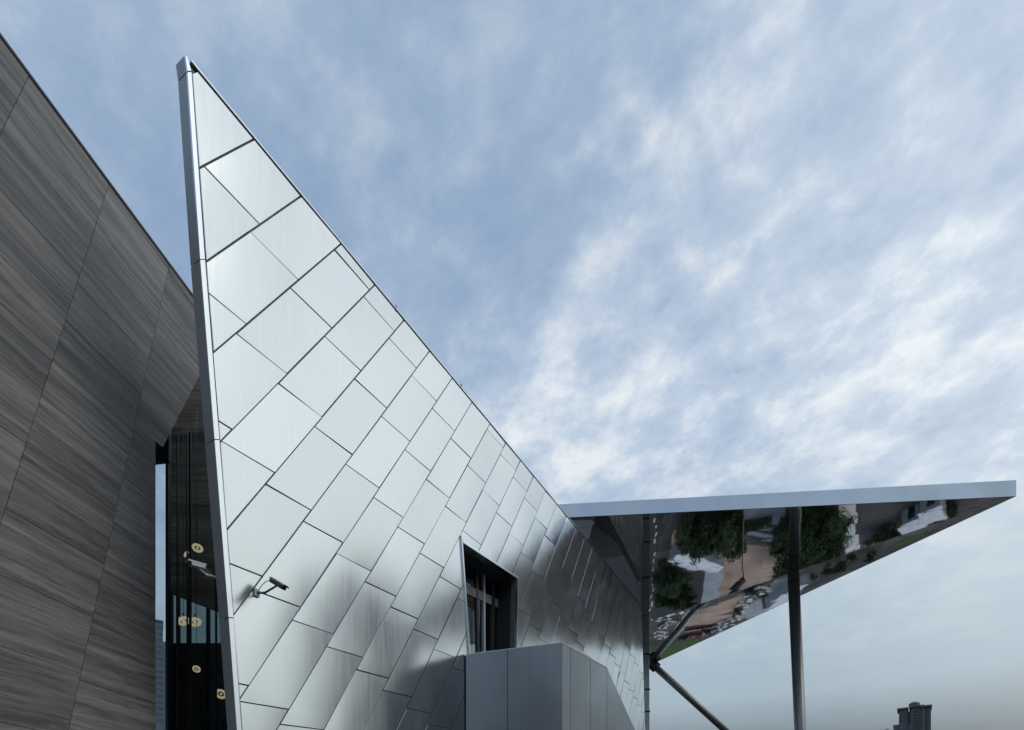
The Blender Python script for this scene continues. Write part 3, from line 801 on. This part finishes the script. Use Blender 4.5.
# end post where the steel wall stops
pt_ = C3(644.8, 617, ZC - 0.02); pb2 = P(645.2, 730, pt_.y); dd = pb2 - pt_; pf = pt_ + dd * ((FLOOR - pt_.z) / dd.z)
po = empty('steel_post', (pf.x, pf.y, FLOOR), 'slim grey vertical post at the far end of the steel wall under the canopy', 'post')
a = MB(); a.prism([pf + Vector((x, y, 0)) for x, y in ((-0.40, -0.25), (0.36, -0.25), (0.36, 0.25), (-0.40, 0.25))], pt_ - pf); a.build('shaft', M['endpost'], po, bevel=0.03)
for py in (655, 712, 690): 
    k = P(645, py, pt_.y); a = MB(); a.box(k.x - 0.33, k.x + 0.42, k.y - 0.32, k.y + 0.3, k.z - 0.06, k.z + 0.06); a.build('bracket', M['dark_metal'], po)
# raking strut below the far corner
s_top = C3(650.5, 662.5, 22.9) ; s_b = P(726, 731, s_top.y - 1.0); dd = s_b - s_top; s_f = s_top + dd * ((14.0 - s_top.z) / dd.z)
pr = MB(); pr.prism([Vector((s_f.x + x, s_f.y + y, GROUND)) for x, y in ((-0.08, -0.08), (0.08, -0.08), (0.08, 0.08), (-0.08, 0.08))], (0, 0, s_f.z + 0.1 - GROUND))
tag(pr.build('pier', M['concrete'], bevel=0.05), 'thin concrete post under the foot of the raking strut', 'pier')
o = empty('strut', tuple(s_f), 'dark raking strut tube sloping down right from the far canopy corner', 'strut')
a = MB(); a.tube(s_f, s_top, 0.40, 0.40, 24); a.build('tube', M['post'], o, smooth=True)
a = MB(); a.obox(s_top - dd.normalized() * -0.6, dd.normalized() * 0.5, Vector((0, 0.12, 0)), dd.normalized().cross(Vector((0, 1, 0))) * 0.62); a.build('gusset_plate', M['dark_metal'], o)

# ------------------------------------------------------------------ distant high-rise and wooded knoll
def far_block(name, td, pxc, label, parts):
    c0 = P(pxc, 730, td); dv = Vector((c0.x, c0.y, 0)).normalized(); ev = Vector((dv.y, -dv.x, 0)); ca = abs(dv.y)
    root = empty(name, (c0.x, c0.y, GROUND), label, 'building')
    made = {}
    for nm, mt_, items in parts:
        m_ = MB()
        for it in items:
            if it[0] == 'cyl':
                _, px, y0, r0, r1, p0, p1 = it
                c = Vector((c0.x, c0.y, 0)) + ev * ((px - pxc) * td / F * ca) + dv * y0
                m_.tube(c + Vector((0, 0, P(0, p0, td).z)), c + Vector((0, 0, P(0, p1, td).z)), r0, r1, 20); continue
            x0, x1, pt, pb, y0, y1 = it
            u0, u1 = (x0 - pxc) * td / F * ca, (x1 - pxc) * td / F * ca
            z1 = P(0, pt, td).z; z0 = GROUND if pb is None else P(0, pb, td).z
            b_ = Vector((c0.x, c0.y, z0))
            m_.prism([b_ + ev * u0 + dv * y0, b_ + ev * u1 + dv * y0, b_ + ev * u1 + dv * y1, b_ + ev * u0 + dv * y1], (0, 0, z1 - z0))
        m_.build(nm, M[mt_], root)
    return root
wins = [('window', 'tower_glass', [(px0, px1, 712 + k * 3.1, 714.1 + k * 3.1, -9.25, -8.9)]) for px0, px1 in ((913, 919.5), (925.8, 928.4)) for k in range(10)]
wins += [('window', 'tower_glass', [(px0, px1, 713 + k * 3.1, 715 + k * 3.1, -6.25, -5.9)]) for px0, px1 in ((900.2, 902.4), (904, 906.2)) for k in range(10)]
far_block('tower_block', 620.0, 914, 'distant dark high-rise with domed roof at the lower right edge',
    [('wing', 'tower', [(898.8, 907.5, 709.2, None, -6, 14)]), ('core', 'tower_glass', [(907.6, 911.3, 711, None, 0, 14)]),
     ('wall', 'tower', [(911.4, 921.5, 708.8, None, -8.8, 14), (921.6, 925.2, 709.4, None, -10, 14), (925.3, 930.6, 709.6, None, -8.8, 12)]),
     ('cornice', 'tower', [(897.0, 908.6, 707.9, 709.4, -7.8, 15), (909.4, 924, 707.6, 709.0, -10.5, 15.5), (920.5, 931.6, 708.6, 710.2, -11.5, 13)]),
     ('dome', 'tower', [('cyl', 914.3, -3, 5.0, 5.0, 708, 704.8), ('cyl', 914.3, -3, 5.3, 4.2, 704.8, 703.6), ('cyl', 914.3, -3, 4.2, 1.6, 703.6, 702.6)])] + wins)
far_block('apartment_block', 560.0, 902, 'lower stepped dark block in front of the distant domed high-rise',
    [('wing', 'tower', [(893.2, 899.5, 724.2, None, 0, 12)]), ('wall', 'tower', [(899.6, 906.5, 722.4, None, -3, 14)]), ('wing', 'tower', [(906.6, 912.5, 725, None, -1, 12)])])

M['flat_glass'] = mat('flats_window', (0.12, 0.145, 0.17), 0.3, nscale=0.3, namp=0.4)
M['flats'] = mat('flats_wall', (0.19, 0.225, 0.265), 0.8, nscale=0.05)
far_block('block_of_flats', 330.0, 161, 'distant pale blue block of flats seen through the narrow clear pane beside the stone wall',
    [('wall', 'flats', [(150, 163, 622, None, 0, 14), (163.1, 170, 640, None, 2, 14)]), ('parapet', 'flats', [(149.5, 163.4, 620.5, 622, -0.6, 14.6)])] +
    [('window', 'flat_glass', [(px0, px0 + 1.3, 626 + k * 6.2, 629.4 + k * 6.2, -0.2, 0.1)]) for px0 in (156.5, 159.2, 161.2) for k in range(16)])
# foliage
def leaf_mat(name, c0, c1):
    m = bpy.data.materials.new(name); m.use_nodes = True; t = m.node_tree; b = t.nodes['Principled BSDF']
    at = N(t, 'ShaderNodeAttribute', attribute_name='tone').outputs['Fac']
    L(t, mixc(t, at, c0, c1), b.inputs['Base Color']); b.inputs['Roughness'].default_value = 0.75
    n = noise(t, N(t, 'ShaderNodeTexCoord').outputs['Object'], 2.0, 2)
    return m
M['leaf'] = leaf_mat('leaf', (0.016, 0.036, 0.012), (0.05, 0.095, 0.026))
M['bark'] = mat('bark', (0.09, 0.07, 0.05), 0.9, nscale=4)
def crown_mesh(seed, rx, rz, n):
    rnd = random.Random(seed); vs_, fs, tn = [], [], []
    cl = []
    for i in range(26):
        a = rnd.uniform(0, 6.28); r = rx * math.sqrt(rnd.random()) * 0.8; h = rnd.uniform(-0.8, 0.85) * rz
        cl.append((Vector((r * math.cos(a), r * math.sin(a), h * (1 - 0.35 * r / rx))), rnd.uniform(0.22, 0.42) * rx, rnd.random()))
    for i in range(n):
        c, rr, tone = rnd.choice(cl)
        d = Vector((rnd.gauss(0, 1), rnd.gauss(0, 1), rnd.gauss(0, 1))).normalized() * rr * rnd.random() ** 0.4
        p = c + d; u = Vector((rnd.gauss(0, 1), rnd.gauss(0, 1), rnd.gauss(0, 1))).normalized(); v = u.orthogonal().normalized(); s = rnd.uniform(0.12, 0.32)
        b = len(vs_); vs_ += [p - u * s, p + v * s * 0.5, p + u * s, p - v * s * 0.5]; fs.append([b, b + 1, b + 2, b + 3]); tn.append(min(1, max(0, tone + rnd.gauss(0, 0.2))))
    return vs_, fs, tn
def make_tree(name, seed, rx, rz, h, label, loc, group):
    r = empty(name, (0, 0, 0), label, 'tree', group)
    t_ = MB(); t_.tube((0, 0, 0), (0.1, 0, h * 0.6), 0.28, 0.16, 10)
    rnd = random.Random(seed)
    for k in range(6):
        a = k * 1.05 + rnd.random(); t_.tube((0.1, 0, h * (0.42 + 0.03 * k)), (math.cos(a) * rx * 0.55, math.sin(a) * rx * 0.55, h * 0.72 + rnd.uniform(-0.5, 1)), 0.11, 0.03, 7)
    t_.build('trunk', M['bark'], r)
    v, f, tn = crown_mesh(seed, rx, rz, 2600)
    c = MB(); c.v = [p + Vector((0, 0, h * 0.72)) for p in v]; c.f = f; c.mi = [0] * len(f)
    co = c.build('crown', M['leaf'], r, recalc=False)
    a = co.data.attributes.new('tone', 'FLOAT', 'FACE'); a.data.foreach_set('value', tn)
    remember(r); r.location = loc
    return r
# wooded knoll at the far left of the tower
kn = P(886, 728.3, 520)
kt = empty('knoll_tree', (kn.x, kn.y, GROUND), 'dark rounded treetop left of the distant high-rise at the bottom edge', 'tree')
v, f, tn = crown_mesh(31, 7.5, 5.0, 2600)
c = MB(); c.v = [p + Vector((kn.x, kn.y, kn.z - 4.5)) for p in v]; c.f = f; c.mi = [0] * len(f); co = c.build('crown', M['leaf'], kt, recalc=False)
a = co.data.attributes.new('tone', 'FLOAT', 'FACE'); a.data.foreach_set('value', tn)
c = MB(); c.tube((kn.x, kn.y, 95), (kn.x, kn.y, kn.z - 5), 0.8, 0.4, 8); c.build('trunk', M['bark'], kt)
hl = MB(); ring = []
nr = 10; na = 36
for j in range(nr + 1):
    for i in range(na):
        a = 2 * math.pi * i / na; rr = 230 * j / nr; h = 106 * 0.5 * (1 + math.cos(math.pi * j / nr)) + random.uniform(-2, 2) * (0 < j < nr)
        ring.append(Vector((kn.x + 22 + rr * math.cos(a), kn.y + 40 + rr * 1.1 * math.sin(a), GROUND + h - 2)))
hl.v = ring
for j in range(nr):
    for i in range(na):
        i2 = (i + 1) % na; hl.f.append([j * na + i, j * na + i2, (j + 1) * na + i2, (j + 1) * na + i]); hl.mi.append(0)
M['hillside'] = mat('hillside', (0.05, 0.075, 0.035), 0.9, nscale=0.06, namp=0.4)
tag(hl.build('hill', M['hillside'], smooth=True), kind='structure')

# ------------------------------------------------------------------ the site below, mirrored in the soffit
def plane_of(p, q, r):
    n = (q - p).cross(r - p).normalized(); return n, n.dot(p)
PA = plane_of(nl, tipc, crL); PB = plane_of(crL, tipc, farV)
def below(px, py, fac='A', zz=GROUND):           # where on the ground the polished soffit looks for a given spot
    n, d = PA if fac == 'A' else PB
    r = ray(px, py); k = (d - n.dot(EYE)) / n.dot(r); p = EYE + r * k
    r2 = r - n * (2 * r.dot(n)); s = (zz - p.z) / r2.z
    return p + r2 * s
M['sand'] = mat('sand', (0.40, 0.29, 0.22), 0.95, nscale=0.13, namp=0.36, bump=0.3, bscale=1.5)
M['sand_grey'] = mat('grey_soil', (0.085, 0.077, 0.073), 0.95, nscale=0.2, namp=0.25)
M['asphalt'] = mat('asphalt', (0.042, 0.043, 0.047), 0.9, nscale=0.5, namp=0.25)
M['paving'] = mat('paving', (0.34, 0.36, 0.39), 0.85, nscale=0.4, namp=0.2)
M['grass'] = mat('grass', (0.05, 0.095, 0.025), 0.95, nscale=0.6, namp=0.4)
M['white_line'] = mat('road_paint', (0.75, 0.75, 0.74), 0.7, nscale=3)
M['white_metal'] = mat('white_sheet', (0.75, 0.77, 0.80), 0.5, nscale=1.0)
lay = [0]
def patch(name, pts, mt, fac='A', kind='structure'):
    lay[0] += 1
    q = [below(x, y, fac) for x, y in pts]
    m_ = MB(); m_.face([(p.x, p.y, GROUND + 0.004 * lay[0]) for p in q])
    return tag(m_.build(name, M[mt]), kind=kind)
patch('road', [(600, 508), (668, 508), (652, 560), (646, 640), (600, 640)], 'asphalt')
patch('yard', [(664, 560), (735, 560), (700, 618), (645, 640)], 'asphalt')
patch('sandy_ground', [(672, 528), (740, 528), (735, 566), (668, 556)], 'sand')
patch('pavement', [(740, 500), (800, 500), (800, 548), (738, 540)], 'paving')
patch('sandy_ground', [(736, 545), (800, 549), (788, 572), (760, 586), (716, 606), (722, 570)], 'sand')
patch('path', [(706, 572), (726, 570), (715, 603), (697, 612)], 'paving')
patch('lawn', [(786, 498), (838, 498), (836, 558), (782, 580)], 'grass')
patch('pavement', [(839, 498), (856, 498), (858, 548), (842, 556)], 'white_line')
patch('gravel_yard', [(858, 495), (930, 495), (905, 532), (862, 540)], 'sand_grey')
patch('sandy_ground', [(862, 541), (905, 533), (880, 550), (862, 556)], 'sand', 'A')
patch('lawn', [(905, 531), (945, 510), (948, 516), (890, 545)], 'grass')
patch('sandy_ground', [(690, 611), (775, 580), (742, 622), (664, 640)], 'sand', 'B')
patch('road', [(655, 634), (742, 622), (728, 640), (652, 650)], 'asphalt', 'B')
patch('lawn', [(648, 648), (725, 634), (690, 662), (648, 672)], 'grass', 'B')
patch('path', [(742, 620), (776, 578), (800, 572), (760, 622)], 'paving', 'B')
for pts in ([(744, 524), (768, 528), (800, 530), (800, 532), (768, 531), (744, 527)], [(743, 531), (770, 535), (798, 538), (798, 540.5), (770, 538), (743, 533.5)], [(744, 538), (775, 543), (797, 545), (797, 547), (775, 546), (744, 540)]):
    patch('trench', pts, 'asphalt')  # flat dark strips painting the shadowed cracks in the paving
patch('sandy_ground', [(870, 548), (960, 508), (1000, 497), (985, 503), (900, 545), (868, 556)], 'sand_grey', 'A')
patch('road', [(800, 590), (870, 556), (960, 516), (950, 524), (870, 562), (806, 594)], 'asphalt', 'B')
patch('lawn', [(890, 545), (930, 527), (920, 536), (880, 556)], 'grass', 'B')
sr = MB(); sr.face([(14.05, 24, GROUND + 0.004), (46, 24, GROUND + 0.004), (46, 72, GROUND + 0.004), (14.05, 72, GROUND + 0.004)])  # unseen dark patch added so the steel mirrors darker ground
M['tar'] = mat('new_tarmac', (0.026, 0.025, 0.027), 0.9, nscale=0.4, namp=0.3); tag(sr.build('service_yard', M['tar']), kind='structure')
sr = MB(); sr.face([(16, 44, GROUND + 0.2), (22, 46, GROUND + 0.2), (22, 56, GROUND + 0.2), (16, 54, GROUND + 0.2)]); tag(sr.build('concrete_pad', M['concrete']), kind='structure')  # unseen pale patch added to lighten part of that reflection
# painted lane lines on the road
for k in range(14):
    y = 512 + k * 9; p, q = below(655 - k * 0.4, y), below(654 - k * 0.4, y + 4)
    p2, q2 = below(656.2 - k * 0.4, y), below(655.2 - k * 0.4, y + 4)
    m_ = MB(); m_.face([(v.x, v.y, GROUND + 0.09) for v in (p, p2, q2, q)]); tag(m_.build('road_marking', M['white_line']), kind='structure')

GT = 'trees on the site below the canopy'
treeA = None
tspots = [(686, 520), (694, 532), (703, 518), (712, 530), (722, 520), (731, 533), (738, 517), 
          (794, 515), (802, 530), (812, 514), (820, 530), (806, 546), (828, 518), (796, 556), (815, 545), (672, 575), (668, 592), (677, 588), (789, 561), (800, 566), (787, 540), (799, 505), (806, 535), (826, 541), (833, 528), (806, 520), (833, 512), (790, 528)]
bspots = [(812, 573), (826, 565), (838, 561), (850, 553), (872, 549), (756, 592), (763, 586), (737, 606)]
rb_ = random.Random(21)
more = [(rb_.uniform(656, 690), rb_.uniform(556, 606)) for _ in range(14)] + [(rb_.uniform(744, 784), rb_.uniform(506, 522)) for _ in range(3)] + [(rb_.uniform(862, 955), 0) for _ in range(12)]
more = [(x, y or (548 - (x - 862) * 0.46 - rb_.uniform(0, 16))) for x, y in more]
protos = [make_tree('leafy_tree', s, rx, rz, h, 'broad dark green tree on the site below the canopy', (0, 0, GROUND), GT) for s, rx, rz, h in ((3, 3.3, 2.2, 4.6), (8, 2.8, 2.3, 5.0))]
for i, (x, y) in enumerate(tspots):
    p = below(x, y - 8)
    o = protos[i] if i < 2 else copy_tree(protos[i % 2])
    o.location = (p.x, p.y, GROUND); o.rotation_euler.z = i * 1.7; s = 0.85 + 0.3 * ((i * 37) % 10) / 10; o.scale = (s, s, s)

for i, (x, y) in enumerate(bspots):
    p = below(x, y, 'B'); o = copy_tree(protos[i % 2]); o.location = (p.x, p.y, GROUND); o.rotation_euler.z = i * 2.3; s = 0.35 + 0.25 * ((i * 7) % 5) / 5; o.scale = (s, s, s)
    o.name = 'bush'; tag(o, 'small dark green bush on the site below the canopy', 'bush', 'bushes on the site below the canopy')
for i, (x, y) in enumerate(more):
    p = below(x, y); o = copy_tree(protos[i % 2]); o.location = (p.x, p.y, GROUND); o.rotation_euler.z = i * 1.9; s = 0.25 + 0.35 * ((i * 7) % 5) / 5; o.scale = (s * 1.2, s * 1.2, s)
    o.name = 'bush'; tag(o, 'small dark green bush on the site below the canopy', 'bush', 'bushes on the site below the canopy')
# parked cars
def make_car(paint, label, group):
    r = empty('parked_car', (0, 0, 0), label, 'car', group)
    a = MB(); prof = [(-2.1, 0.35), (-2.1, 0.8), (-1.9, 0.95), (1.0, 0.98), (2.0, 0.85), (2.15, 0.6), (2.15, 0.35)]
    a.prism([(x, -0.85, z_) for x, z_ in prof], (0, 1.7, 0)); a.build('body', paint, r, bevel=0.06)
    a = MB(); prof = [(-1.8, 0.96), (-1.35, 1.46), (0.1, 1.48), (0.95, 0.985)]
    a.prism([(x, -0.74, z_) for x, z_ in prof], (0, 1.48, 0)); cabin = a.build('windows', M['cam_lens'], r, bevel=0.05)
    a = MB(); a.box(-1.33, 0.08, -0.68, 0.68, 1.475, 1.51); a.build('roof', paint, r, bevel=0.02)
    for sx in (-1.3, 1.35):
        for sy in (-0.86, 0.86):
            a = MB(); a.tube((sx, sy - 0.1, 0.32), (sx, sy + 0.1, 0.32), 0.32, 0.32, 14); a.build('wheel', M['black_frame'], r)
    for sy in (-0.6, 0.6):
        a = MB(); a.box(2.11, 2.17, sy - 0.15, sy + 0.15, 0.6, 0.72); a.build('headlight', M['white_metal'], r)
    remember(r); return r
M['car_white'] = mat('car_white', (0.78, 0.79, 0.8), 0.25, nscale=3, namp=0.03)
M['car_dark'] = mat('car_dark', (0.03, 0.032, 0.04), 0.2, nscale=3)
M['car_red'] = mat('car_red', (0.35, 0.03, 0.03), 0.25, nscale=3)
cars = {'w': [], 'd': [], 'r': []}
lab = {'w': 'white car parked on the site below the canopy', 'd': 'black car parked on the site below the canopy', 'r': 'red car parked on the site below the canopy'}
mt = {'w': M['car_white'], 'd': M['car_dark'], 'r': M['car_red']}
spots = [('w', 660, 614), ('w', 668, 612), ('w', 675, 610), ('w', 664, 622), ('w', 672, 619), ('w', 681, 609), ('w', 660, 630), ('d', 686, 634), ('r', 694, 632), ('r', 701, 631), ('d', 708, 630), ('w', 716, 628),
         ('w', 744, 604), ('w', 748, 597), ('w', 752, 591), ('w', 741, 611), ('w', 734, 618), ('d', 755, 586), ('w', 764, 584), ('w', 724, 621)]
for i, (k, x, y) in enumerate(spots):
    p = below(x, y, 'B')
    if not cars[k]: o = make_car(mt[k], lab[k], 'cars parked on the site below the canopy')
    else: o = copy_tree(cars[k][0])
    cars[k].append(o); o.location = (p.x, p.y, GROUND + 0.1); o.rotation_euler.z = 0.4 + (i % 3) * 0.12 + (1.5 if i % 2 else 0)
# white-roofed site sheds
def shed(p, q, wd, h, label):
    d = (q - p); d.z = 0; ln = d.length; d.normalize(); n = Vector((-d.y, d.x, 0))
    r = empty('site_shed', (p.x, p.y, GROUND), label, 'shed', 'white site sheds below the canopy')
    b0 = Vector((p.x, p.y, GROUND + 0.08)); z_ = Vector((0, 0, h))
    a = MB(); a.prism([b0, b0 + d * ln, b0 + d * ln + n * wd, b0 + n * wd], z_); a.build('wall', M['paving'], r)
    a = MB(); e = d * 0.2
    a.prism([b0 + z_ - e - n * 0.2 + Vector((0, 0, 0.003)), b0 + z_ - e + n * wd / 2 + Vector((0, 0, 0.6)), b0 + z_ - e + n * (wd + 0.2) + Vector((0, 0, 0.003))], d * (ln + 0.4)); a.build('roof', M['white_metal'], r)
    a = MB(); a.prism([b0 + d * 1 - n * 0.03, b0 + d * 2 - n * 0.03, b0 + d * 2 - n * 0.03 + Vector((0, 0, 2)), b0 + d * 1 - n * 0.03 + Vector((0, 0, 2))], n * 0.025); a.build('door', M['dark_metal'], r)
shed(below(680, 553, 'A', GROUND + 2.8), below(724, 568, 'A', GROUND + 2.8), 3.0, 2.6, 'long narrow white shed on the sandy site below the canopy')
shed(below(900, 527, 'A', GROUND + 2.8), below(917, 519, 'A', GROUND + 2.8), 3.5, 2.6, 'short white shed beside the gravel yard below the canopy')
shed(below(918, 513, 'A', GROUND + 2.8), below(938, 505, 'A', GROUND + 2.8), 4.0, 2.8, 'wide white shed at the far edge of the gravel yard below the canopy')
shed(below(762, 600, 'B'), below(792, 574, 'B'), 4.0, 3, 'grey walled white shed along the path below the canopy')
# unseen block added behind the viewer to shade the foot of the stone wall
wg = empty('museum_wing', (18, -20, GROUND), 'tall grey stone wing standing behind and to the right of the terrace', 'building')
a = MB(); a.prism([(14.5, -46, GROUND), (26, -46, GROUND), (26, -2, GROUND), (14.5, -4, GROUND)], (0, 0, 43)); a.build('wall', M['stone_dark'], wg, uv=lambda p: (p.x + p.y, p.z))
a = MB(); a.prism([(14.2, -46.3, 33.004), (26.3, -46.3, 33.004), (26.3, -1.7, 33.004), (14.2, -3.7, 33.004)], (0, 0, 0.5)); a.build('coping', M['dark_metal'], wg)
for k in range(5):
    a = MB(); a.prism([(14.44, -40 + k * 7.4, 3), (14.44, -36 + k * 7.4, 3), (14.44, -35 + k * 7.4, 24), (14.44, -39 + k * 7.4, 24)], (0.05, 0, 0)); a.build('window', M['tower_glass'], wg)
# unseen block added at right for the dark reflection low on the steel wall
for k, (az, dist, wd, h, lb_) in enumerate(((59.3, 99, 15, 50, 'tall dark office slab standing off to the right of the canopy'),)):
    x, y = dist * math.sin(R_(az)), dist * math.cos(R_(az))
    r = empty('office_block', (x, y, GROUND), lb_, 'building')
    a = MB(); a.box(x - wd / 2, x + wd / 2, y - wd / 2, y + wd / 2, GROUND, h); a.build('wall', M['concrete'], r)
    a = MB(); a.box(x - wd / 2 - 0.4, x + wd / 2 + 0.4, y - wd / 2 - 0.4, y + wd / 2 + 0.4, h + 0.003, h + 1.2); a.build('parapet', M['tower'], r)
    for fl2 in range(14):
        a = MB(); zz = GROUND + 3 + fl2 * 4.4; a.box(x - wd / 2 - 0.06, x + wd / 2 + 0.06, y - wd / 2 - 0.06, y + wd / 2 + 0.06, zz, zz + 2.2); a.build('window', M['tower_glass'], r)
